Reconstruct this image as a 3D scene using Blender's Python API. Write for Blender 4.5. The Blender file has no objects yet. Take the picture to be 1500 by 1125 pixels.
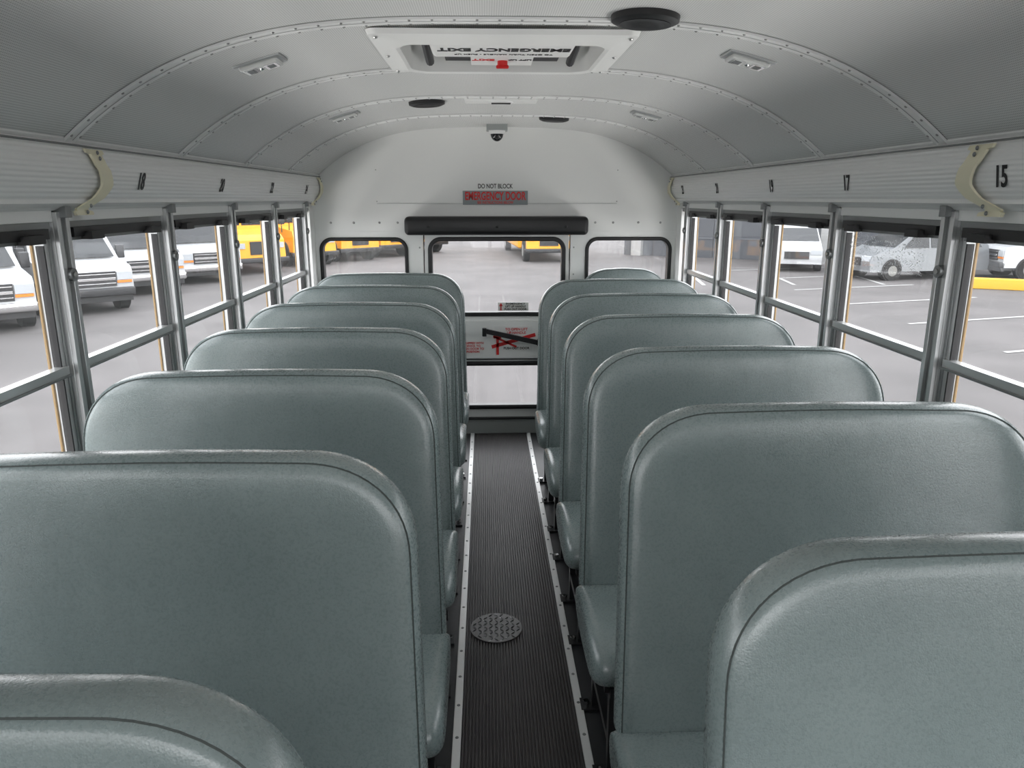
import bpy, math, random, bmesh
from mathutils import Matrix, Vector
random.seed(7)
R=math.radians
# ------------------------------------------------------------------ materials
def nm(name):
    m=bpy.data.materials.new(name); m.use_nodes=True
    nt=m.node_tree; b=nt.nodes['Principled BSDF']
    return m,nt,b
def mat(name,col,rough=.5,metal=0.,bump=0,bscale=50,var=0,vscale=5,spec=.5,coat=0,bdist=.002):
    m,nt,b=nm(name)
    b.inputs['Base Color'].default_value=(*col,1)
    b.inputs['Roughness'].default_value=rough
    b.inputs['Metallic'].default_value=metal
    b.inputs['Specular IOR Level'].default_value=spec
    b.inputs['Coat Weight'].default_value=coat
    tc=nt.nodes.new('ShaderNodeTexCoord')
    if bump:
        n=nt.nodes.new('ShaderNodeTexNoise'); n.inputs['Scale'].default_value=bscale; n.inputs['Detail'].default_value=2
        bp=nt.nodes.new('ShaderNodeBump'); bp.inputs['Strength'].default_value=bump; bp.inputs['Distance'].default_value=bdist
        nt.links.new(tc.outputs['Object'],n.inputs['Vector']); nt.links.new(n.outputs['Fac'],bp.inputs['Height'])
        nt.links.new(bp.outputs['Normal'],b.inputs['Normal'])
    if var:
        n=nt.nodes.new('ShaderNodeTexNoise'); n.inputs['Scale'].default_value=vscale; n.inputs['Detail'].default_value=4
        r=nt.nodes.new('ShaderNodeValToRGB')
        r.color_ramp.elements[0].position=.3; r.color_ramp.elements[1].position=.7
        r.color_ramp.elements[0].color=(*[c*(1-var) for c in col],1)
        r.color_ramp.elements[1].color=(*[min(1,c*(1+var)) for c in col],1)
        nt.links.new(tc.outputs['Object'],n.inputs['Vector']); nt.links.new(n.outputs['Fac'],r.inputs['Fac'])
        nt.links.new(r.outputs['Color'],b.inputs['Base Color'])
    return m
def vinyl():
    m,nt,b=nm('seat_vinyl')
    tc=nt.nodes.new('ShaderNodeTexCoord')
    v=nt.nodes.new('ShaderNodeTexVoronoi'); v.inputs['Scale'].default_value=380
    n=nt.nodes.new('ShaderNodeTexNoise'); n.inputs['Scale'].default_value=190; n.inputs['Detail'].default_value=2
    n2=nt.nodes.new('ShaderNodeTexNoise'); n2.inputs['Scale'].default_value=4.5; n2.inputs['Detail'].default_value=2
    ad=nt.nodes.new('ShaderNodeMath'); ad.operation='ADD'
    bp=nt.nodes.new('ShaderNodeBump'); bp.inputs['Strength'].default_value=.22; bp.inputs['Distance'].default_value=.0008
    bp2=nt.nodes.new('ShaderNodeBump'); bp2.inputs['Strength'].default_value=.4; bp2.inputs['Distance'].default_value=.014
    for q in (v,n,n2): nt.links.new(tc.outputs['Object'],q.inputs['Vector'])
    nt.links.new(v.outputs['Distance'],ad.inputs[0]); nt.links.new(n.outputs['Fac'],ad.inputs[1])
    nt.links.new(ad.outputs[0],bp.inputs['Height']); nt.links.new(n2.outputs['Fac'],bp2.inputs['Height'])
    nt.links.new(bp2.outputs['Normal'],bp.inputs['Normal']); nt.links.new(bp.outputs['Normal'],b.inputs['Normal'])
    r=nt.nodes.new('ShaderNodeValToRGB'); r.color_ramp.elements[0].position=.3; r.color_ramp.elements[1].position=.75
    r.color_ramp.elements[0].color=(.176,.219,.219,1); r.color_ramp.elements[1].color=(.212,.257,.254,1)
    nt.links.new(n2.outputs['Fac'],r.inputs['Fac']); nt.links.new(r.outputs['Color'],b.inputs['Base Color'])
    rr=nt.nodes.new('ShaderNodeMapRange'); rr.inputs['To Min'].default_value=.22; rr.inputs['To Max'].default_value=.34
    nt.links.new(n.outputs['Fac'],rr.inputs['Value']); nt.links.new(rr.outputs['Result'],b.inputs['Roughness'])
    b.inputs['Specular IOR Level'].default_value=.7
    b.inputs['Coat Weight'].default_value=.3; b.inputs['Coat Roughness'].default_value=.2
    return m
def perforated():
    m,nt,b=nm('perforated_ceiling_panel')
    tc=nt.nodes.new('ShaderNodeTexCoord')
    v=nt.nodes.new('ShaderNodeTexVoronoi'); v.inputs['Scale'].default_value=170; v.inputs['Randomness'].default_value=0
    v.voronoi_dimensions='2D'
    r=nt.nodes.new('ShaderNodeValToRGB'); r.color_ramp.elements[0].position=.22; r.color_ramp.elements[1].position=.34
    r.color_ramp.elements[0].color=(.44,.445,.435,1); r.color_ramp.elements[1].color=(.72,.725,.71,1)
    nt.links.new(tc.outputs['Object'],v.inputs['Vector']); nt.links.new(v.outputs['Distance'],r.inputs['Fac'])
    nt.links.new(r.outputs['Color'],b.inputs['Base Color']); b.inputs['Roughness'].default_value=.42
    return m
def ribbed():
    m,nt,b=nm('ribbed_white_panel')
    tc=nt.nodes.new('ShaderNodeTexCoord'); w=nt.nodes.new('ShaderNodeTexWave'); w.bands_direction='Z'; w.inputs['Scale'].default_value=26
    bp=nt.nodes.new('ShaderNodeBump'); bp.inputs['Strength'].default_value=.5; bp.inputs['Distance'].default_value=.003
    nt.links.new(tc.outputs['Object'],w.inputs['Vector']); nt.links.new(w.outputs['Fac'],bp.inputs['Height']); nt.links.new(bp.outputs['Normal'],b.inputs['Normal'])
    b.inputs['Base Color'].default_value=(.91,.915,.895,1); b.inputs['Roughness'].default_value=.3
    return m
def glass(name,haze=.05,streak=True):
    m=bpy.data.materials.new(name); m.use_nodes=True; nt=m.node_tree; nt.nodes.clear()
    o=nt.nodes.new('ShaderNodeOutputMaterial'); t=nt.nodes.new('ShaderNodeBsdfTransparent')
    g=nt.nodes.new('ShaderNodeBsdfGlossy'); g.inputs['Roughness'].default_value=.02
    d=nt.nodes.new('ShaderNodeBsdfDiffuse'); d.inputs['Color'].default_value=(.8,.8,.8,1)
    m1=nt.nodes.new('ShaderNodeMixShader'); m2=nt.nodes.new('ShaderNodeMixShader')
    m1.inputs[0].default_value=.05; m2.inputs[0].default_value=haze
    nt.links.new(t.outputs[0],m1.inputs[1]); nt.links.new(g.outputs[0],m1.inputs[2])
    nt.links.new(m1.outputs[0],m2.inputs[1]); nt.links.new(d.outputs[0],m2.inputs[2]); nt.links.new(m2.outputs[0],o.inputs['Surface'])
    if streak:
        tc=nt.nodes.new('ShaderNodeTexCoord'); mp=nt.nodes.new('ShaderNodeMapping'); mp.inputs['Scale'].default_value=(9,9,1.2)
        n=nt.nodes.new('ShaderNodeTexNoise'); n.inputs['Scale'].default_value=2.2; n.inputs['Detail'].default_value=4
        r=nt.nodes.new('ShaderNodeMapRange'); r.inputs['From Min'].default_value=.35; r.inputs['From Max'].default_value=.8
        r.inputs['To Min'].default_value=haze*.4; r.inputs['To Max'].default_value=haze*2.6
        nt.links.new(tc.outputs['Object'],mp.inputs['Vector']); nt.links.new(mp.outputs[0],n.inputs['Vector']); nt.links.new(n.outputs['Fac'],r.inputs['Value'])
        nt.links.new(r.outputs['Result'],m2.inputs[0])
    return m
VINYL=vinyl()
SEAM=mat('seat_seam',(.035,.045,.042),.6)
PERF=perforated(); RIBP=ribbed()
WHITE=mat('white_painted_metal',(.84,.845,.825),.35)
TRIMW=mat('trim_offwhite',(.85,.855,.84),.35)
RIVET=mat('rivet_metal',(.40,.40,.39),.3,.7)
CREAM=mat('cream_plastic',(.86,.81,.60),.4)
BLACK=mat('black_rubber',(.012,.012,.013),.45)
BLACKV=mat('black_vinyl_pad',(.012,.012,.013),.38,bump=.3,bscale=120)
STEEL=mat('black_steel_frame',(.02,.02,.022),.35,.3)
ALU=mat('brushed_aluminium',(.58,.59,.59),.33,.75)
STRIP=mat('aisle_strip_aluminium',(.85,.85,.84),.3,.3)
ALUD=mat('dull_aluminium',(.26,.27,.27),.4,.7)
CHROME=mat('chrome',(.8,.8,.8),.12,1)
FLOORM=mat('black_floor_rubber',(.020,.021,.023),.38,bump=.2,bscale=60,var=.25,vscale=6)
RIBM=mat('ribbed_aisle_rubber',(.042,.037,.036),.45,var=.25,vscale=5)
GREYP=mat('grey_lower_panel',(.33,.35,.34),.4)
YEL=mat('school_bus_yellow',(.85,.38,.02),.35,coat=.3)
YELD=mat('yellow_window_surround',(.30,.19,.075),.6)
GLS=glass('window_glass',.05,False); GLR=glass('rear_window_glass',.045)
RED=mat('red_print',(.65,.02,.02),.5); INK=mat('black_print',(.01,.01,.01),.5)
STK=mat('sticker_white',(.8,.8,.78),.4); STKG=mat('sticker_grey',(.24,.27,.28),.4)
LENS=mat('clear_lens',(.75,.76,.74),.12,spec=.8); DROP=mat('water_droplet',(.62,.65,.67),.1,spec=.8)
DPLATE=mat('diamond_plate_steel',(.12,.12,.12),.4,.7); DPL2=mat('diamond_plate_tread',(.6,.6,.6),.25,.9)
ASPH=mat('asphalt',(.087,.080,.079),.85,var=.2,vscale=.6)
LINEW=mat('road_paint_white',(.32,.32,.31),.7); CURBY=mat('curb_yellow',(.60,.34,.02),.7)
VWHITE=mat('vehicle_white_paint',(.44,.45,.46),.25,coat=.5); VSILV=mat('vehicle_silver_paint',(.15,.16,.17),.3,.3,coat=.5)
VGREY=mat('dark_grille',(.02,.02,.022),.4); VGL=mat('vehicle_window_glass',(.012,.014,.016),.08)
TYRE=mat('tyre_rubber',(.012,.012,.012),.8); AMBER=mat('amber_lens',(.7,.2,.02),.3); HEADL=mat('headlight_lens',(.4,.42,.44),.15)
BLDG=mat('building_siding_grey',(.11,.117,.128),.7,var=.08,vscale=1); BLDW=mat('building_white',(.34,.34,.335),.7); BDOOR=mat('garage_door_dark',(.05,.055,.065),.5)
# ------------------------------------------------------------------ mesh builder
class MB:
    def __init__(s): s.v=[];s.f=[];s.mi=[];s.m=[]
    def mid(s,m):
        if m not in s.m: s.m.append(m)
        return s.m.index(m)
    def add(s,vs,fs,m,M=None):
        o=len(s.v)
        for p in vs:
            p=Vector(p)
            s.v.append(tuple(M@p) if M is not None else tuple(p))
        k=s.mid(m)
        for f in fs: s.f.append([o+i for i in f]); s.mi.append(k)
    def box(s,x0,x1,y0,y1,z0,z1,m,M=None):
        if x0>x1:x0,x1=x1,x0
        vs=[(x0,y0,z0),(x1,y0,z0),(x1,y1,z0),(x0,y1,z0),(x0,y0,z1),(x1,y0,z1),(x1,y1,z1),(x0,y1,z1)]
        s.add(vs,[(3,2,1,0),(4,5,6,7),(0,1,5,4),(1,2,6,5),(2,3,7,6),(3,0,4,7)],m,M)
    def rbox(s,x0,x1,y0,y1,z0,z1,r,m,M=None,seg=4):
        n=seg; cx,cy,cz=(x0+x1)/2,(y0+y1)/2,(z0+z1)/2; hx,hy,hz=abs(x1-x0)/2-r,abs(y1-y0)/2-r,abs(z1-z0)/2-r
        vs=[];lat=2*n+2;lon=4*(n+1)
        for i in range(lat):
            ph=-math.pi/2+math.pi/2*(min(i,n)/n) if i<=n else math.pi/2*((i-n-1)/n)
            sz=-1 if i<=n else 1
            for q in range(4):
                for j in range(n+1):
                    a=math.pi/2*(q+j/n)
                    sx=1 if q in(0,3) else -1; sy=1 if q in(0,1) else -1
                    vs.append((cx+sx*hx+r*math.cos(ph)*math.cos(a),cy+sy*hy+r*math.cos(ph)*math.sin(a),cz+sz*hz+r*math.sin(ph)))
        fs=[]
        for i in range(lat-1):
            for j in range(lon):
                fs.append((i*lon+j,i*lon+(j+1)%lon,(i+1)*lon+(j+1)%lon,(i+1)*lon+j))
        fs.append(tuple(reversed(range(lon)))); fs.append(tuple((lat-1)*lon+j for j in range(lon)))
        s.add(vs,fs,m,M)
    def cyl(s,p0,p1,r,m,n=16,r2=None,M=None):
        p0=Vector(p0);p1=Vector(p1);d=(p1-p0).normalized(); r2=r if r2 is None else r2
        a=d.orthogonal().normalized(); b=d.cross(a)
        vs=[]
        for p,rr in((p0,r),(p1,r2)):
            for i in range(n):
                t=2*math.pi*i/n; vs.append(p+a*rr*math.cos(t)+b*rr*math.sin(t))
        fs=[(i,(i+1)%n,n+(i+1)%n,n+i) for i in range(n)]+[tuple(reversed(range(n))),tuple(range(n,2*n))]
        s.add(vs,fs,m,M)
    def dome(s,c,r,h,m,nrm=(0,0,1),n=12,k=4,M=None):
        nrm=Vector(nrm).normalized(); a=nrm.orthogonal().normalized(); b=nrm.cross(a); c=Vector(c); vs=[]
        for i in range(k):
            t=math.pi/2*i/k
            for j in range(n):
                u=2*math.pi*j/n; vs.append(c+(a*math.cos(u)+b*math.sin(u))*r*math.cos(t)+nrm*h*math.sin(t))
        vs.append(c+nrm*h); fs=[]
        for i in range(k-1):
            for j in range(n): fs.append((i*n+j,i*n+(j+1)%n,(i+1)*n+(j+1)%n,(i+1)*n+j))
        for j in range(n): fs.append(((k-1)*n+j,(k-1)*n+(j+1)%n,k*n))
        s.add(vs,fs,m,M)
    def prism(s,poly,ax,lo,hi,m,M=None):
        n=len(poly)
        def P(u,v,w):
            return {'x':(w,u,v),'y':(u,w,v),'z':(u,v,w)}[ax]
        vs=[P(u,v,lo) for u,v in poly]+[P(u,v,hi) for u,v in poly]
        fs=[(i,(i+1)%n,n+(i+1)%n,n+i) for i in range(n)]+[tuple(reversed(range(n))),tuple(range(n,2*n))]
        s.add(vs,fs,m,M)
    def rings(s,rings,m,closed=True,cap0=False,cap1=False,mats=None):
        n=len(rings[0])
        for k in range(len(rings)-1):
            vs=list(rings[k])+list(rings[k+1])
            fs=[(i,(i+1)%n,n+(i+1)%n,n+i) for i in range(n if closed else n-1)]
            s.add(vs,fs,mats[k] if mats else m)
        if cap0: s.add(rings[0],[tuple(reversed(range(n)))],m)
        if cap1: s.add(rings[-1],[tuple(range(n))],m)
    def obj(s,name,smooth=35,bevel=0,parent=None,merge=True):
        me=bpy.data.meshes.new(name); me.from_pydata(s.v,[],s.f); 
        for m in s.m: me.materials.append(m)
        for p,k in zip(me.polygons,s.mi): p.material_index=k
        bm=bmesh.new(); bm.from_mesh(me)
        if merge: bmesh.ops.remove_doubles(bm,verts=bm.verts,dist=1e-5)
        bmesh.ops.recalc_face_normals(bm,faces=bm.faces); bm.to_mesh(me); bm.free()
        if smooth:
            me.shade_smooth(); me.set_sharp_from_angle(angle=R(smooth))
        o=bpy.data.objects.new(name,me); bpy.context.scene.collection.objects.link(o)
        if bevel:
            b=o.modifiers.new('b','BEVEL'); b.width=bevel; b.segments=2; b.limit_method='ANGLE'; b.angle_limit=R(50)
        if parent: o.parent=parent
        return o
def text(s,size,loc,right,up,m,name,parent=None,sx=1,ext=.0006,bold=0,shear=0):
    c=bpy.data.curves.new(name,'FONT'); c.body=s; c.size=size; c.align_x='CENTER'; c.align_y='CENTER'; c.extrude=ext; c.offset=bold; c.shear=shear
    c.materials.append(m)
    o=bpy.data.objects.new(name,c); bpy.context.scene.collection.objects.link(o)
    r=Vector(right).normalized(); u=Vector(up).normalized(); n=r.cross(u)
    M=Matrix(((r.x*sx,u.x,n.x,loc[0]),(r.y*sx,u.y,n.y,loc[1]),(r.z*sx,u.z,n.z,loc[2]),(0,0,0,1)))
    o.matrix_world=M
    if parent: o.parent=parent
    return o
def empty(name,loc=(0,0,0)):
    o=bpy.data.objects.new(name,None); bpy.context.scene.collection.objects.link(o); o.location=loc; return o
# ------------------------------------------------------------------ bus dims
YR=5.05; YF=-2.6; WX=1.22; PY=[2.05+.685*k for k in range(-7,5)]
GZ=-1.15
def cz(x): return 2.065-.1785*abs(x)**3.4
EX=1.165
b=MB(); b.box(-1.26,1.26,YF,YR+.06,-.06,0,FLOORM); b.obj('floor',0)
b=MB(); ax=.017; hw=.182; n=34; pts=[]
for i in range(n):
    x=ax-hw+2*hw*i/n; w=2*hw/n
    pts+=[(x,.0015),(x+w*.18,.007),(x+w*.60,.007),(x+w*.78,.0015)]
pts.append((ax+hw,.0015)); 
vs=[(x,YF+.1,z) for x,z in pts]+[(x,YR-.05,z) for x,z in pts]; m=len(pts)
b.add(vs,[(i,i+1,m+i+1,m+i) for i in range(m-1)],RIBM); b.obj('aisle_floor_runner',0)
for k,x in enumerate((ax-.197,ax+.197)):
    b=MB(); b.box(x-.013,x+.013,YF+.1,YR-.05,0.0005,.008,STRIP)
    y=YF+.2
    while y<YR-.1: b.dome((x,y,.008),.006,.003,ALUD,n=8,k=2); y+=.15
    b.obj('trim_%d'%(k+1),30,.0015)
PX,PYY=-.050,2.545
b=MB(); b.cyl((PX,PYY,.006),(PX,PYY,.011),.10,DPLATE,40)
for i in range(-5,6):
    for j in range(-5,6):
        px,py=i*.021,j*.021
        if px*px+py*py>.09**2: continue
        a=R(45) if (i+j)%2 else R(-45)
        M=Matrix.Translation((PX+px,PYY+py,.011))@Matrix.Rotation(a,4,'Z')
        b.add([(-.0125,0,0),(0,-.0036,0),(.0125,0,0),(0,.0036,0),(-.006,0,.003),(.006,0,.003)],[(0,1,5,4),(1,2,5),(2,3,4,5),(3,0,4)],DPL2,M)
b.obj('floor_access_plate',30)
# ceiling
HX0,HX1,HY0,HY1=-.315,.265,2.20,2.66
xs=[-EX+i*2*EX/48 for i in range(49)]+[HX0,HX1]; xs=sorted(set(round(x,4) for x in xs))
ys=[YF,HY0,HY1,YR]
b=MB()
for i in range(len(xs)-1):
    xa,xb=xs[i],xs[i+1]
    for j in range(3):
        if j==1 and xa>=HX0-1e-4 and xb<=HX1+1e-4: continue
        b.add([(xa,ys[j],cz(xa)),(xb,ys[j],cz(xb)),(xb,ys[j+1],cz(xb)),(xa,ys[j+1],cz(xa))],[(0,1,2,3)],PERF)
        b.add([(xa*1.09,ys[j],cz(xa)+.06),(xb*1.09,ys[j],cz(xb)+.06),(xb*1.09,ys[j+1],cz(xb)+.06),(xa*1.09,ys[j+1],cz(xa)+.06)],[(0,1,2,3)],YEL)
b.obj('ceiling',60)
rx=[-EX+i*2*EX/60 for i in range(61)]
def nrm(x):
    s=1 if x>0 else -1
    dz=-.1785*3.4*abs(x)**2.4*s; v=Vector((-dz,0,1)).normalized(); return -v
for k,yr in enumerate([-.85,-.12,.61,1.335,2.06,2.79,3.53,4.29]):
    b=MB()
    prof=[(-.028,0),(-.026,.007),(-.016,.008),(-.012,.004),(.012,.004),(.016,.008),(.026,.007),(.028,0)]
    rr=[]
    for x in rx:
        nn=nrm(x); rr.append([(x+nn.x*d,yr+o,cz(x)+nn.z*d) for o,d in prof])
    b.rings(rr,TRIMW,closed=False)
    for o0,o1 in((-.012,-.009),(.009,.012),(-.0305,-.028),(.028,.0305)):
        dd=.0046 if abs(o0)<.02 else .0012
        b.rings([[(x+nrm(x).x*dd,yr+o0,cz(x)+nrm(x).z*dd),(x+nrm(x).x*dd,yr+o1,cz(x)+nrm(x).z*dd)] for x in rx],ALUD,closed=False)
    last=None
    for i in range(241):
        x=-EX+.02+i*(2*EX-.04)/240; p=Vector((x,0,cz(x)))
        if last is None or (p-last).length>.055:
            nn=nrm(x); last=p
            for o in (-.021,.021): b.dome((x+nn.x*.0075,yr+o,cz(x)+nn.z*.0075),.0046,.003,RIVET,nn,n=7,k=2)
    b.obj('trim_roof_bow',50)
pp=[(1.165,1.768),(1.152,1.75),(1.143,1.725),(1.142,1.695),(1.150,1.66),(1.168,1.625),(1.190,1.60),(1.205,1.59),(1.225,1.585)]
for s,nme in((-1,'left'),(1,'right')):
    b=MB(); b.rings([[(s*x,y,z) for x,z in pp] for y in (YF,YR)],RIBP,closed=False)
    b.rings([[(s*x,y,z) for x,z in [(1.168,1.778),(1.158,1.776),(1.155,1.768),(1.16,1.760),(1.17,1.758)]] for y in (YF,YR)],TRIMW,closed=False)
    b.rings([[(s*x,y,z) for x,z in [(1.165,1.759),(1.1505,1.7575),(1.149,1.754),(1.16,1.75)]] for y in (YF,YR)],ALUD,closed=False)
    b.rings([[(s*x,y,z) for x,z in [(1.175,1.617),(1.172,1.607),(1.185,1.60),(1.20,1.595)]] for y in (YF,YR)],TRIMW,closed=False)
    b.obj('trim_cove_'+nme,50)
def cover(s,y0):
    b=MB(); n=32
    prof=[(1.142,1.748),(1.136,1.735),(1.132,1.72),(1.131,1.695),(1.140,1.655),(1.158,1.62),(1.178,1.597),(1.185,1.588),(1.186,1.575)]
    tot=len(prof)-1; rr=[]
    for i in range(n+1):
        t=i/n; f=t*tot; k=min(int(f),tot-1); u=f-k
        x=prof[k][0]*(1-u)+prof[k+1][0]*u; z=prof[k][1]*(1-u)+prof[k+1][1]*u
        w=.052*math.exp(-((t-.50)/.17)**2)-.022*math.exp(-((t-.80)/.10)**2)-.010; hw2=.032+ (.016 if t<.12 or t>.90 else 0)
        rr.append([(s*(x+.003),y0+w-hw2,z),(s*(x-.003),y0+w-hw2+.003,z),(s*(x-.003),y0+w+hw2-.003,z),(s*(x+.003),y0+w+hw2,z)])
    b.rings(rr,CREAM,closed=False)
    for z,x in((1.740,1.136),(1.725,1.131),(1.60,1.172),(1.583,1.183)): b.dome((s*(x-.003),y0-.005,z),.006,.004,ALUD,(-s,0,0),n=10,k=3)
    b.obj('cove_joint_cover',40)
cover(-1,2.15); cover(1,1.87); cover(-1,4.97); cover(1,4.97)
for t,y in(('18',2.42),('20',3.15),('22',3.88),('24',4.62)):
    text(t,.072,(-1.1465,y,1.668),(0,1,0),(.24,0,1),INK,'seat_number_label',sx=.68,bold=.0014,shear=.2)
for t,y in(('15',1.785),('17',2.56),('19',3.24),('21',4.0),('23',4.70)):
    text(t,.072,(1.1465,y,1.668),(0,-1,0),(-.24,0,1),INK,'seat_number_label',sx=.68,bold=.0014,shear=.2)
SILL=.78
for s,nme in((-1,'left'),(1,'right')):
    b=MB()
    b.box(s*WX,s*(WX+.05),YF,YR,0,SILL,GREYP)
    b.box(s*(WX-.012),s*(WX+.05),YF,YR,SILL-.03,SILL,ALU)
    b.box(s*(WX-.002),s*(WX+.05),YF,YR,1.535,1.60,ALUD)
    b.box(s*(WX-.010),s*(WX-.002),YF,YR,1.560,1.60,TRIMW)
    b.box(s*(WX+.0),s*(WX+.06),YF,YR,1.60,1.83,WHITE)
    b.box(s*(WX+.05),s*(WX+.065),YF,YR+.06,-.5,SILL-.02,YEL)
    b.box(s*(WX+.05),s*(WX+.065),YF,YR+.06,1.55,1.85,YEL)
    b.box(s*(WX+.065),s*(WX+.08),YF,YR+.06,.3,.36,BLACK)
    for p in PY[1:]:
        b.box(s*(WX-.010),s*(WX+.05),p-.030,p+.030,SILL,1.60,ALU)
        b.box(s*(WX-.022),s*(WX-.010),p-.030,p-.012,SILL,1.585,ALU)
        b.box(s*(WX-.022),s*(WX-.010),p+.012,p+.030,SILL,1.585,ALU)
        b.box(s*(WX-.012),s*(WX-.0095),p-.012,p+.012,SILL,1.585,ALUD)
        b.box(s*(WX+.0),s*(WX+.03),p-.040,p-.030,SILL,1.54,ALUD)
        b.box(s*(WX+.0),s*(WX+.03),p+.030,p+.040,SILL,1.54,ALUD)
        b.box(s*(WX+.05),s*(WX+.056),p-.036,p+.036,SILL-.02,1.55,YELD)
        b.cyl((s*(WX-.032),p,1.42),(s*(WX-.010),p,1.42),.018,ALUD,16)
        b.cyl((s*(WX-.036),p,1.42),(s*(WX-.032),p,1.42),.008,RIVET,12)
        b.box(s*(WX-.04),s*(WX-.0),p-.014,p+.014,1.57,1.60,ALUD)
    b.box(s*(WX-.012),s*(WX+.05),YR-.12,YR,SILL,1.60,WHITE)
    b.obj('wall_'+nme,30,.002)
k=0
for s in(-1,1):
    P=PY[1:]
    for i in range(len(P)):
        y0=P[i]+.040; y1=(P[i+1]-.040) if i+1<len(P) else YR-.12
        if y1-y0<.1: continue
        k+=1; b=MB()
        xa,xb=s*(WX+.005),s*(WX+.030)
        b.box(xa,xb,y0,y0+.018,SILL,1.535,ALU); b.box(xa,xb,y1-.018,y1,SILL,1.535,ALU)
        b.box(xa,xb,y0,y1,SILL,SILL+.03,ALU)
        b.box(s*(WX-.006),s*(WX+.022),y0+.005,y1-.005,1.155,1.178,ALU)
        b.box(s*(WX-.012),s*(WX+.010),y0+.005,y1-.005,1.150,1.156,ALUD)
        b.box(s*(WX+.004),s*(WX+.024),y0+.018,y0+.024,SILL+.03,1.50,BLACK)
        b.box(s*(WX+.004),s*(WX+.024),y1-.024,y1-.018,SILL+.03,1.50,BLACK)
        b.box(s*(WX-.004),s*(WX+.024),y0+.018,y1-.018,1.508,1.517,ALUD)
        b.box(s*(WX-.014),s*(WX+.02),y0+.02,y1-.02,1.517,1.543,BLACK)
        for q in(.18,.82):
            yy=y0+(y1-y0)*q; b.box(s*(WX-.034),s*(WX-.0),yy-.035,yy+.035,1.508,1.530,BLACK)
        b.box(s*(WX+.015),s*(WX+.018),y0+.02,y1-.02,SILL+.03,1.51,GLS)
        if s==1 and abs(P[i]-2.05)<.01:   # water droplets on this pane
            for _ in range(520):
                yy=random.uniform(2.20,2.66); zz=1.385+.11*random.random()**.8+ .01*math.sin(yy*20)
                r_=random.uniform(.0009,.0024); b.dome((s*(WX+.0148),yy,zz),r_,r_*.5,DROP,(-s,0,0),n=6,k=2)
        b.obj('window_%d'%k,0,merge=False)
# ------------------------------------------------------------------ rear wall
def rrect(x0,x1,z0,z1,r,n=8):
    P=[]
    for cx,cz_,a0 in((x1-r,z1-r,0),(x0+r,z1-r,90),(x0+r,z0+r,180),(x1-r,z0+r,270)):
        for i in range(n+1):
            a=R(a0+90*i/n); P.append((cx+r*math.cos(a),cz_+r*math.sin(a)))
    return P
def holepanel(b,o,inn,r,y0,y1,m,n=8):
    ip=rrect(*inn,r,n); C=[(o[1],o[3]),(o[0],o[3]),(o[0],o[2]),(o[1],o[2])]
    for y in (y0,y1):
        for q in range(4):
            arc=ip[q*(n+1):(q+1)*(n+1)]
            vs=[(C[q][0],y,C[q][1])]+[(u,y,v) for u,v in arc]
            b.add(vs,[(0,i,i+1) for i in range(1,n+1)],m)
            nx=(q+1)%4; a0=arc[-1]; a1=ip[nx*(n+1)]
            b.add([(C[q][0],y,C[q][1]),(a0[0],y,a0[1]),(a1[0],y,a1[1]),(C[nx][0],y,C[nx][1])],[(0,1,2,3)],m)
    b.rings([[(u,y,v) for u,v in ip] for y in(y0,y1)],m)
    b.rings([[(u,y,v) for u,v in C] for y in(y0,y1)],m)
def gasket(b,inn,r,y0,y1,w,m,n=8):
    a=rrect(inn[0]-w*.4,inn[1]+w*.4,inn[2]-w*.4,inn[3]+w*.4,r+w*.4,n); c=rrect(inn[0]+w*.6,inn[1]-w*.6,inn[2]+w*.6,inn[3]-w*.6,r-w*.6,n)
    b.rings([[(u,y,v) for u,v in l] for l,y in((a,y1),(a,y0+.004),(rrect(inn[0]-w*.2,inn[1]+w*.2,inn[2]-w*.2,inn[3]+w*.2,r+w*.2,n),y0),(rrect(inn[0]+w*.4,inn[1]-w*.4,inn[2]+w*.4,inn[3]-w*.4,r-w*.4,n),y0),(c,y0+.004),(c,y1))],m)
b=MB(); WT=1.358
top=[(x,cz(x)+.02) for x in rx]
b.prism([(-1.25,1.39),(1.25,1.39),(1.25,1.6),(1.185,1.76)]+[p for p in reversed(top)]+[(-1.185,1.76),(-1.25,1.6)],'y',YR,YR+.05,WHITE)
for s in(-1,1):
    xi=sorted((s*1.25,s*.54)); wi=sorted((s*1.175,s*.605))
    holepanel(b,(xi[0],xi[1],0,1.39),(wi[0],wi[1],.86,WT),.075,YR,YR+.05,WHITE)
    gasket(b,(wi[0],wi[1],.86,WT),.075,YR-.012,YR+.052,.024,BLACK)
    b.box(wi[0],wi[1],YR+.024,YR+.028,.86,WT,GLR)
    b.box(s*.495,s*.54,YR-.015,YR+.05,0,1.40,WHITE)
    b.rings([[(s*.4935,YR-.006,z),(s*.4865,YR-.006,z)] for z in (0,1.4)],BLACK,closed=False)
    for zz in(.95,1.12,1.3): b.dome((s*.517,YR-.015,zz),.006,.003,RIVET,(0,-1,0),n=8,k=2)
b.box(-.79,.80,YR-.004,YR,1.585,1.587,GREYP)
b.box(-1.20,1.20,YR-.004,YR,1.398,1.402,TRIMW)
for xx in [-1.1,-.95,-.78,-.66,.66,.78,.95,1.1]: b.dome((xx,YR,1.462),.008,.004,RIVET,(0,-1,0),n=10,k=3)
for xx in [-.79,.80]:
    for zz in(1.60,1.80): b.dome((xx,YR,zz),.004,.003,RIVET,(0,-1,0),n=8,k=2)
b.obj('wall_back',40)
b=MB()
holepanel(b,(-.485,.485,.66,1.388),(-.452,.452,.845,WT),.075,YR-.004,YR+.045,WHITE)
holepanel(b,(-.485,.485,.11,.66),(-.452,.452,.185,.505),.06,YR-.004,YR+.045,WHITE)
gasket(b,(-.452,.452,.845,WT),.075,YR-.018,YR+.05,.028,BLACK)
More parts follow.
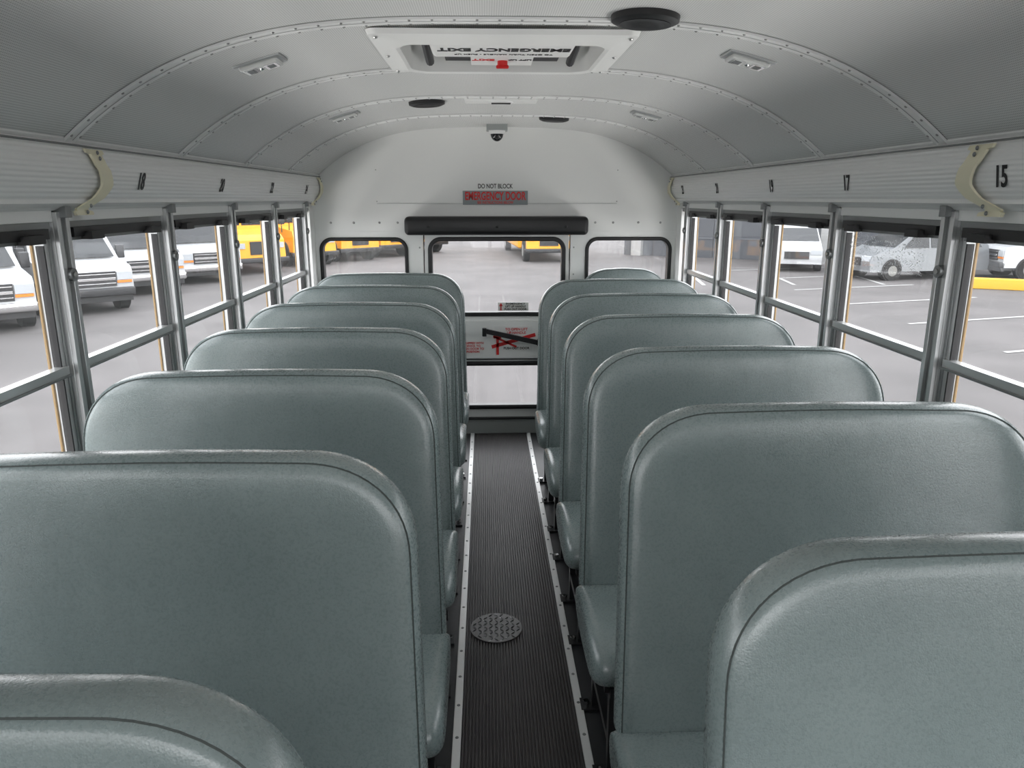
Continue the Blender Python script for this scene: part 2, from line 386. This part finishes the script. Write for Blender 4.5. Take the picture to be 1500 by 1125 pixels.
gasket(b,(-.452,.452,.185,.505),.06,YR-.018,YR+.05,.030,BLACK)
b.box(-.44,.44,YR+.02,YR+.024,.85,WT-.005,GLR); b.box(-.44,.44,YR+.02,YR+.024,.19,.50,GLR)
b.box(-.47,.47,YR-.035,YR-.004,.545,.805,WHITE)
b.box(-.47,.47,YR-.037,YR-.035,.535,.541,BLACK)
b.box(-.49,.49,YR-.04,YR,0.001,.105,GREYP)
b.box(-.49,.49,YR-.05,YR-.02,.105,.118,BLACK)
b.box(-.02,.24,YR-.0375,YR-.035,.60,.77,STK); b.box(-.24,-.10,YR-.0375,YR-.035,.575,.67,STK)
b.box(.005,.215,YR+.016,YR+.0195,.868,.925,STK)
def bar(x0,z0,x1,z1,w,y0,y1,m):
    d=Vector((x1-x0,z1-z0)).normalized(); p=Vector((-d.y,d.x))*w/2
    b.prism([(x0+p.x,z0+p.y),(x0-p.x,z0-p.y),(x1-p.x,z1-p.y),(x1+p.x,z1+p.y)],'y',y0,y1,m)
bar(-.04,.625,.26,.71,.024,YR-.040,YR-.0377,RED); bar(-.03,.70,.13,.625,.014,YR-.040,YR-.0377,RED)
bar(.0,.57,.0,.69,.018,YR-.040,YR-.0377,RED)
b.prism([(-.028,.685),(.028,.685),(0,.73)],'y',YR-.040,YR-.0377,RED)
bar(.025,.87,.025,.905,.008,YR+.013,YR+.016,RED); b.prism([(.012,.90),(.038,.90),(.025,.922)],'y',YR+.013,YR+.016,RED)
bar(-.095,.745,.30,.655,.032,YR-.085,YR-.065,STEEL)
b.cyl((-.09,YR-.09,.765),(-.09,YR-.09,.71),.015,STEEL,12)
b.cyl((.29,YR-.085,.657),(.29,YR-.035,.657),.025,STEEL,16)
d=b.obj('door_1',35)
text('IN EMERGENCY\nLIFT UP HANDLE\nPUSH OUT DOOR',.019,(.125,YR+.0145,.897),(1,0,0),(0,0,1),INK,'door_sticker_text',d,bold=.0005)
text('PUSH OUT DOOR',.022,(.13,YR-.0385,.615),(1,0,0),(0,0,1),INK,'door_sticker_text',d,bold=.0005)
text('TO OPEN LIFT\nUP HANDLE',.024,(.13,YR-.0385,.735),(1,0,0),(0,0,1),RED,'door_sticker_text',d,bold=.0005)
text('EQUIPPED WITH\nDEVICE. TO\nOPEN DOOR TO\nPOSITION',.02,(-.17,YR-.0385,.622),(1,0,0),(0,0,1),RED,'door_sticker_text',d,bold=.0005)
b=MB(); b.rbox(-.605,.60,YR-.13,YR-.021,1.385,1.505,.03,BLACKV)
for xx in(-.45,0,.45): b.dome((xx,YR-.13,1.44),.010,.004,BLACK,(0,-1,0))
b.obj('door_header_pad',40)
b=MB(); b.box(-.225,.205,YR-.006,YR-.003,1.578,1.668,STKG); l=b.obj('emergency_door_sign',0)
text('EMERGENCY DOOR',.072,(-.01,YR-.0068,1.632),(1,0,0),(0,0,1),RED,'sign_text',l,sx=.62,bold=.002)
text('SEE INSTRUCTIONS BELOW',.024,(-.01,YR-.0068,1.592),(1,0,0),(0,0,1),RED,'sign_text',l,sx=.8,bold=.0005)
text('DO NOT BLOCK',.040,(-.01,YR-.001,1.696),(1,0,0),(0,0,1),INK,'sign_text',l,sx=.76,bold=.0007)
b=MB(); b.box(-1.25,1.25,YF-.05,YF,0,.75,GREYP); 
b.prism([(-1.25,1.72),(1.25,1.72)]+[p for p in reversed(top)],'y',YF-.05,YF,WHITE)
for s in(-1,1): b.box(s*1.17,s*1.25,YF-.05,YF,.75,1.8,WHITE)
b.box(-.03,.03,YF-.04,YF,.75,1.75,BLACK); b.obj('wall_front',30)
# ------------------------------------------------------------------ hatch
b=MB()
def hrect(x0,x1,y0,y1,z,r=.05): return [(u,v,z) for u,v in rrect(x0,x1,y0,y1,r,6)]
R1=[hrect(-.395,.345,2.125,2.735,2.055,.03),hrect(-.39,.34,2.13,2.73,2.042,.03),hrect(-.345,.295,2.175,2.685,2.036,.05),hrect(-.325,.275,2.19,2.67,2.026,.06),hrect(-.315,.265,2.20,2.66,2.030,.07),hrect(-.31,.26,2.205,2.655,2.06,.07),hrect(-.31,.26,2.205,2.655,2.17,.07)]
b.rings(R1,WHITE,cap1=True)
b.rbox(-.235,.185,2.215,2.43,2.035,2.075,.015,WHITE)
b.box(-.12,.075,2.43,2.60,2.042,2.050,STK)
for xx in(-.255,.205):
    b.cyl((xx,2.23,2.10),(xx,2.62,2.055),.014,BLACK,10)
b.box(-.20,-.12,2.46,2.54,2.045,2.075,BLACK); b.box(.075,.155,2.46,2.54,2.045,2.075,BLACK)
b.box(-.20,-.12,2.54,2.60,2.055,2.085,ALUD); b.box(.075,.155,2.54,2.60,2.055,2.085,ALUD)
b.cyl((-.02,2.525,2.042),(-.02,2.525,2.028),.016,RED,16); b.rbox(-.040,.0,2.518,2.532,2.020,2.030,.004,RED)
for sx_ in(-.37,.32):
    for yy in(2.16,2.43,2.70): b.dome((sx_,yy,2.038),.007,.004,RIVET,(0,0,-1),n=8,k=2)
h=b.obj('roof_emergency_hatch',35)
text('EMERGENCY EXIT',.060,(-.02,2.30,2.0342),(-1,0,0),(0,1,0),INK,'hatch_text',h,sx=.80,bold=.0018)
text('TO OPEN TURN HANDLE - PUSH UP',.018,(-.02,2.37,2.0342),(-1,0,0),(0,1,0),INK,'hatch_text',h)
text('EXIT',.035,(-.08,2.50,2.0412),(-1,0,0),(0,1,0),RED,'hatch_text',h,bold=.001)
text('LIFT UP',.022,(.035,2.50,2.0412),(-1,0,0),(0,1,0),INK,'hatch_text',h,bold=.001)
def local(x,y,off=0):
    n=nrm(x); z=n; xa=Vector((0,1,0)).cross(z).normalized(); ya=z.cross(xa)
    return Matrix(((xa.x,ya.x,z.x,x),(xa.y,ya.y,z.y,y),(xa.z,ya.z,z.z,cz(x)),(0,0,0,1)))
for x,y in((.325,2.0),(-.348,3.70),(.315,4.40)):
    M=local(x,y); b=MB(); b.cyl((0,0,-.002),(0,0,.014),.086,BLACK,32,.084,M=M); b.cyl((0,0,.014),(0,0,.020),.084,BLACK,32,.07,M=M)
    for q in range(4): b.cyl((0,0,.0195),(0,0,.0215),.064-.015*q,VGREY if q%2 else BLACK,28,M=M)
    b.obj('ceiling_speaker',30)
for x,y in((-.73,2.34),(.69,2.29),(-.74,3.73),(.70,3.75),(-.73,.9),(.7,.9)):
    M=local(x,y); b=MB(); b.rbox(-.07,.07,-.052,.052,-.004,.008,.004,ALU,M)
    b.rbox(-.058,.058,-.040,.040,.004,.018,.007,LENS,M)
    b.box(-.048,-.012,-.028,.028,.0178,.0195,CHROME,M); b.box(.012,.048,-.028,.028,.0178,.0195,CHROME,M)
    for q in(-.03,.03): b.box(q-.010,q+.010,-.018,.018,.0193,.0205,ALUD,M)
    b.dome((0,0,.018),.008,.005,CHROME,(0,0,1),M=M)
    b.obj('dome_light',30)
M=local(0.0,3.68); b=MB(); b.rbox(-.17,.17,-.07,.07,-.004,.008,.005,WHITE,M); b.cyl((0,0,.006),(0,0,.014),.06,TRIMW,28,.055,M=M)
for q in(-.02,0,.02): b.box(-.045,.045,q-.004,q+.004,.0138,.0155,BLACK,M)
b.obj('ceiling_vent',30)
b=MB(); b.box(-.065,.065,4.82,4.94,2.030,2.066,GREYP); b.cyl((0,4.88,2.03),(0,4.88,2.01),.052,TRIMW,28,.048); b.dome((0,4.88,2.011),.040,.045,VGL,(0,0,-1),n=24,k=8)
b.dome((0,4.85,1.99),.014,.014,BLACK,(0,-1,-.6)); b.obj('security_camera',35)
# ------------------------------------------------------------------ seats
def backoutline(hw,h,inset,rx_=.20,rz_=.185,n=14,taper=.016):
    H=h-inset; W=hw-inset; a=rx_-inset*.9; c=rz_-inset*.9
    def wx(z): return W-taper*max(0,z)/h
    P=[]
    zb=0+inset*.3
    P.append((wx(zb),zb)); 
    for i in range(1,5): z=zb+(H-c-zb)*i/5; P.append((wx(z),z))
    p=2.2
    for i in range(n+1):
        t=math.pi/2*i/n; ct,st=math.cos(t),math.sin(t)
        z=H-c+c*abs(st)**(2/p); x=wx(z)-a+a*abs(ct)**(2/p); P.append((x,z))
    for i in range(1,6):
        x0=wx(H)-a; P.append((x0-2*x0*i/6,H+.004*math.sin(math.pi*i/6)))
    L=[(-x,z) for x,z in reversed(P[:5+n+1])]
    return P+L
def make_seat(width,side,recdeg=9):
    hw=width/2; h=.745; b=MB(); z0=.42; rec=R(recdeg)
    def put(l,y,ins):
        out=[]
        for x,z in l:
            zz=z-h
            out.append((x, y*math.cos(rec)+zz*math.sin(rec), z0+h+zz*math.cos(rec)-y*math.sin(rec)*.6))
        return out
    spec=[(.13,-.045),(.07,-.045),(.035,-.0445),(.018,-.0425),(.0095,-.0385),(.0085,-.0365),(.0060,-.036),(.005,-.0372),(.001,-.031),(-.003,-.017),(-.004,0),(-.003,.018),(.003,.030),(.012,.038),(.04,.043),(.10,.044)]
    rr=[put(backoutline(hw,h,i_),y_,i_) for i_,y_ in spec]
    mats=[VINYL]*(len(spec)-1); mats[5]=SEAM
    b.rings(rr,VINYL,cap0=True,cap1=True,mats=mats)
    c=MB()
    sh=.745*(math.sin(R(9))-math.sin(rec)); yb=-.10+sh
    xs_=[-1,-.992,-.975,-.95,-.91,-.6,-.2,.2,.6,.91,.95,.975,.992,1]
    cs=[]
    prof=[(0,.31),(0,.44),(-.10,.447),(-.22,.449),(-.31,.444),(-.365,.430),(-.402,.40),(-.416,.365),(-.410,.335),(-.39,.31),(-.35,.30),(-.2,.298)]
    cz0=.372
    for xx in xs_:
        e=max(0,(abs(xx)-.90)/.10); f=math.sqrt(max(0,1-e**2.3)); k_=.62+.38*f
        cs.append([(xx*(hw+.016),yb+y*(.86+.14*f),cz0+(z-cz0)*k_) for y,z in prof])
    c.rings(cs,VINYL,cap0=True,cap1=True)
    E=empty('bus_bench_seat')
    o=b.obj('backrest',50,parent=E); o2=c.obj('cushion',0,parent=E); o2.data.shade_smooth()
    sub=o2.modifiers.new('s','SUBSURF'); sub.levels=1; sub.render_levels=2
    f=MB(); a=-side
    xa=a*(hw-.055)
    f.box(xa-.014,xa+.014,-.47,-.442,0.01,.30,STEEL); f.box(xa-.014,xa+.014,-.17,-.142,.01,.30,STEEL)
    f.box(xa-.014,xa+.014,-.48,-.10,.27,.298,STEEL); 
    f.box(xa-.012,xa+.012,-.47,-.142,.10,.125,STEEL)
    for yy in(-.456,-.156):
        f.box(xa-.03*a,xa+.05*a,yy-.03,yy+.03,0.001,.009,STEEL); f.cyl((xa+a*.032,yy,.008),(xa+a*.032,yy,.022),.010,CHROME,6)
    for yy in(-.44,-.14): f.box(-hw+.03,hw-.01,yy-.012,yy+.012,.27,.295,STEEL)
    xw=-a*(hw-.01); f.box(xw-.02,xw+.02,-.46,-.12,.26,.30,STEEL)
    f.box(-hw+.08,hw-.08,-.115,-.085,.28,.50,STEEL)
    f.obj('frame',30,parent=E)
    return E
SW=.965
for n_ in range(7):
    E=make_seat(SW,-1,6.5); E.location=(-.203-SW/2-(.035 if n_==0 else 0),.63+.667*n_,0)
    if n_<6: E=make_seat(SW,1); E.location=(.215+SW/2,(.905 if n_==0 else .92+.664*n_),0)
    else: E=make_seat(.60,1); E.location=(.535+.30,4.915,0)
# ------------------------------------------------------------------ outside
b=MB(); b.add([(-150,-60,GZ),(150,-60,GZ),(150,200,GZ),(-150,200,GZ)],[(0,1,2,3)],ASPH); b.obj('ground',0)
b=MB()
for i in range(5):
    x0=4+i*3.0
    b.add([(x0,24,GZ+.01),(x0+.13,24,GZ+.01),(x0+.9,29,GZ+.01),(x0+.75,29,GZ+.01)],[(0,1,2,3)],LINEW)
for i in range(6):
    y0=13+i*3.2; b.add([(9.5,y0,GZ+.01),(9.5,y0+.13,GZ+.01),(14.0,y0+1.4,GZ+.01),(14.0,y0+1.25,GZ+.01)],[(0,1,2,3)],LINEW)
b.obj('parking_lines',0)
def vehicle(kind,loc,ang,paint,name):
    M=Matrix.Translation(loc)@Matrix.Rotation(ang,4,'Z')
    b=MB(); 
    def body(prof,hw,tz,tw):
        n=len(prof)
        def W(z): return hw if z<=tz else hw-(z-tz)*tw
        vs=[(-W(z),y,z) for y,z in prof]+[(W(z),y,z) for y,z in prof]
        b.add(vs,[(i,(i+1)%n,n+(i+1)%n,n+i) for i in range(n)]+[tuple(range(n)),tuple(range(n,2*n))],paint,M)
    wheels=[]
    if kind in('van','cutaway'):
        body([(0.05,.42),(0,.62),(.02,1.02),(.12,1.14),(.95,1.28),(1.65,1.98),(1.95,2.07),(5.2,2.07),(5.3,1.9),(5.3,.42)],1.0,1.2,.14)
        b.add([(-.88,.89,1.32),(.88,.89,1.32),(.76,1.585,1.985),(-.76,1.585,1.985)],[(0,1,2,3)],VGL,M)
        for s in(-1,1):
            b.add([(s*.995,1.25,1.32),(s*.995,2.25,1.32),(s*.915,2.2,1.88),(s*.915,1.72,1.88)],[(0,1,2,3)],VGL,M)
            if kind=='van':
                for q in(2.45,3.5): b.add([(s*.995,q,1.32),(s*.995,q+.9,1.32),(s*.915,q+.9,1.88),(s*.915,q,1.88)],[(0,1,2,3)],VGL,M)
            b.rbox(s*1.12-.1,s*1.12+.1,1.15,1.27,1.25,1.6,.03,VGREY,M); b.box(s*.95,s*1.1,1.2,1.24,1.3,1.34,VGREY,M)
            b.box(s*.62,s*.96,-.03,.06,.80,1.0,HEADL,M); b.box(s*.62,s*.96,-.03,.06,.73,.79,AMBER,M)
        b.box(-.6,.6,-.04,.05,.66,1.02,VGREY,M); b.box(-.58,.58,-.06,-.03,.81,.87,CHROME,M)
        for q in(.72,.95): b.box(-.58,.58,-.055,-.03,q,q+.02,CHROME,M)
        b.rbox(-1.0,1.0,-.12,.1,.42,.62,.04,CHROME if kind=='cutaway' else VGREY,M)
        b.box(-.95,.95,-.02,.1,.28,.42,VGREY,M)
        wheels=[(.85,.36,1.0),(4.3,.36,1.0)]
        if kind=='cutaway':
            b.rbox(-1.15,1.15,2.3,7.2,.6,2.95,.08,paint,M); b.rbox(-1.0,1.0,1.75,2.4,1.9,2.8,.1,paint,M)
            for s in(-1,1):
                for q in(2.8,3.8,4.8,5.8): b.box(s*1.152,s*1.156,q,q+.8,1.6,2.3,VGL,M)
    elif kind=='bus':
        b.rbox(-1.2,1.2,1.6,10.5,.5,3.0,.12,paint,M); body([(0,.6),(0,1.25),(.15,1.45),(1.7,1.62),(1.7,.6)],1.0,1.1,.25)
        b.add([(-1.08,1.59,1.75),(-.04,1.59,1.75),(-.04,1.59,2.55),(-1.08,1.59,2.55)],[(0,1,2,3)],VGL,M)
        b.add([(.04,1.59,1.75),(1.08,1.59,1.75),(1.08,1.59,2.55),(.04,1.59,2.55)],[(0,1,2,3)],VGL,M)
        b.box(-.55,.55,1.56,1.6,2.68,2.86,VGREY,M)
        for s in(-1,1):
            for q in(.75,1.0): b.cyl((s*q,1.54,2.77),(s*q,1.6,2.77),.09,AMBER if q<.9 else RED,14,M=M)
            for q in range(9): b.box(s*1.2,s*1.206,2.0+q*.9,2.0+q*.9+.75,1.75,2.4,VGL,M)
            for z in(1.0,1.35,1.65): b.box(s*1.2,s*1.208,1.8,10.4,z,z+.05,VGREY,M)
            b.box(s*.62,s*.92,-.04,.05,.95,1.15,HEADL,M); b.cyl((s*1.0,.2,1.5),(s*1.0,.2,1.9),.02,VGREY,8,M=M); b.rbox(s*1.0-.12,s*1.0+.12,.15,.25,1.8,2.05,.03,VGREY,M)
        b.box(-.42,.42,-.04,.05,.72,1.2,VGREY,M); b.rbox(-1.1,1.1,-.12,.05,.42,.60,.04,VGREY,M)
        wheels=[(.85,.48,1.02),(8.2,.48,1.1)]
    else:
        body([(0.05,.3),(0,.6),(.08,.85),(.9,1.08),(1.75,1.62),(2.3,1.72),(4.2,1.7),(4.75,1.15),(4.85,.6),(4.8,.3)],.92,1.0,.22)
        b.add([(-.84,.97,1.14),(.84,.97,1.14),(.74,1.70,1.61),(-.74,1.70,1.61)],[(0,1,2,3)],VGL,M)
        for s in(-1,1):
            for q0,q1,t0,t1 in((1.3,2.3,1.85,2.3),(2.4,3.3,2.4,3.3),(3.4,4.45,3.4,4.15)):
                b.add([(s*.915,q0,1.1),(s*.915,q1,1.1),(s*.805,t1,1.6),(s*.805,t0,1.6)],[(0,1,2,3)],VGL,M)
            b.box(s*.5,s*.88,-.02,.08,.66,.84,HEADL,M)
        b.box(-.45,.45,-.03,.05,.5,.78,VGREY,M); wheels=[(.9,.33,.92),(3.9,.33,.92)]
    for y,r,x in wheels:
        for s in(-1,1):
            b.cyl((s*(x-.22),y,r+.02),(s*(x+.02),y,r+.02),r+.06,VGREY,24,M=M)
            b.cyl((s*(x-.2),y,r),(s*(x+.05),y,r),r,TYRE,24,M=M); b.cyl((s*(x+.05),y,r),(s*(x+.06),y,r),r*.55,ALUD,18,M=M)
    return b.obj(name,30,.015)
a=R(42)
vehicle('cutaway',(-10.5,15.6,GZ),a,VWHITE,'shuttle_bus')
vehicle('van',(-9.7,18.4,GZ),a,VWHITE,'passenger_van')
vehicle('cutaway',(-9.9,22.2,GZ),a,VWHITE,'shuttle_bus')
vehicle('cutaway',(-9.2,25.3,GZ),a,VWHITE,'shuttle_bus')
vehicle('bus',(-8.5,28.5,GZ),a,YEL,'school_bus')
vehicle('bus',(-7.2,31.7,GZ),a,YEL,'school_bus')
vehicle('bus',(-5.7,34.1,GZ),a,YEL,'school_bus')
vehicle('bus',(-4.3,36.6,GZ),a,YEL,'school_bus')
vehicle('bus',(-2.9,39.1,GZ),a,YEL,'school_bus')
vehicle('bus',(2.75,33.2,GZ),R(4),YEL,'school_bus')
vehicle('minivan',(12.9,26.0,GZ),R(-80),VSILV,'minivan')
vehicle('van',(18.0,26.2,GZ),R(-100),VWHITE,'passenger_van')
vehicle('minivan',(11.9,28.4,GZ),R(-20),VWHITE,'minivan')
Mb=Matrix.Translation((9.5,36.2,GZ))@Matrix.Rotation(math.atan2(-6,9.5),4,'Z')
b=MB(); b.box(-3,34,0,1,0,7,BLDG,Mb)
for i in range(8):
    x=-2.5+i*4.4
    b.box(x,x+.5,-.35,.0,0,7,BLDW,Mb); b.box(x+.9,x+4.0,-.06,.0,0,3.6,BDOOR,Mb)
    for z in(.9,1.8,2.7): b.box(x+.9,x+4.0,-.08,-.06,z,z+.05,BLDG,Mb)
b.box(-3,34,-.5,0,4.2,4.8,BLDW,Mb); b.obj('service_building',0)
b=MB(); b.box(-45,-28,10,80,GZ,GZ+7,BLDW); 
for i in range(12): b.box(-28.05,-27.95,12+i*5,15+i*5,GZ+.2,GZ+3.2,BDOOR)
b.obj('warehouse_building',0)
b=MB(); Mc=Matrix.Translation((15.0,23.0,GZ))@Matrix.Rotation(R(-28),4,'Z')
b.rbox(0,9,0,.35,0,.33,.03,CURBY,Mc); b.rbox(0,.3,.2,2.2,0,.33,.03,CURBY,Mc); b.obj('curb_island',30)
# ------------------------------------------------------------------ light
w=bpy.data.worlds.new('overcast_sky'); bpy.context.scene.world=w; w.use_nodes=True; nt=w.node_tree
bg=nt.nodes['Background']; bg.inputs['Strength'].default_value=5.0
tc=nt.nodes.new('ShaderNodeTexCoord'); sp=nt.nodes.new('ShaderNodeSeparateXYZ'); r=nt.nodes.new('ShaderNodeValToRGB')
r.color_ramp.elements[0].position=0; r.color_ramp.elements[0].color=(.95,.96,.97,1)
r.color_ramp.elements[1].position=.9; r.color_ramp.elements[1].color=(.90,.93,.98,1)
nt.links.new(tc.outputs['Generated'],sp.inputs[0]); nt.links.new(sp.outputs['Z'],r.inputs['Fac']); nt.links.new(r.outputs['Color'],bg.inputs['Color'])
def area(name,loc,rot,sx,sy,e,col=(.96,.98,1)):
    L=bpy.data.lights.new(name,'AREA'); L.shape='RECTANGLE'; L.size=sx; L.size_y=sy; L.energy=e; L.color=col
    o=bpy.data.objects.new(name,L); bpy.context.scene.collection.objects.link(o); o.location=loc; o.rotation_euler=rot
area('added_windshield_fill',(0,YF-.12,1.25),(R(90),0,0),2.1,.9,5)  # fill lamp added outside the front opening to lift the interior
area('added_bounce_fill_left',(-3.3,2.2,-.80),(0,R(180+42),0),.9,7,225,(1,.985,.965))  # unseen lamp added below the sill, imitates ground bounce to brighten the ceiling
area('added_bounce_fill_right',(3.3,2.2,-.80),(0,R(180-42),0),.9,7,225,(1,.985,.965))  # matching added fill lamp on the right, aimed up through the windows
# camera
c=bpy.data.cameras.new('camera'); c.lens=26; c.sensor_width=36; c.clip_start=.02; c.clip_end=500
o=bpy.data.objects.new('camera',c); bpy.context.scene.collection.objects.link(o)
o.location=(-.08,0,1.62); o.rotation_euler=(R(90-14.1),0,R(-2.05))
bpy.context.scene.camera=o
bpy.context.scene.view_settings.view_transform='Standard'
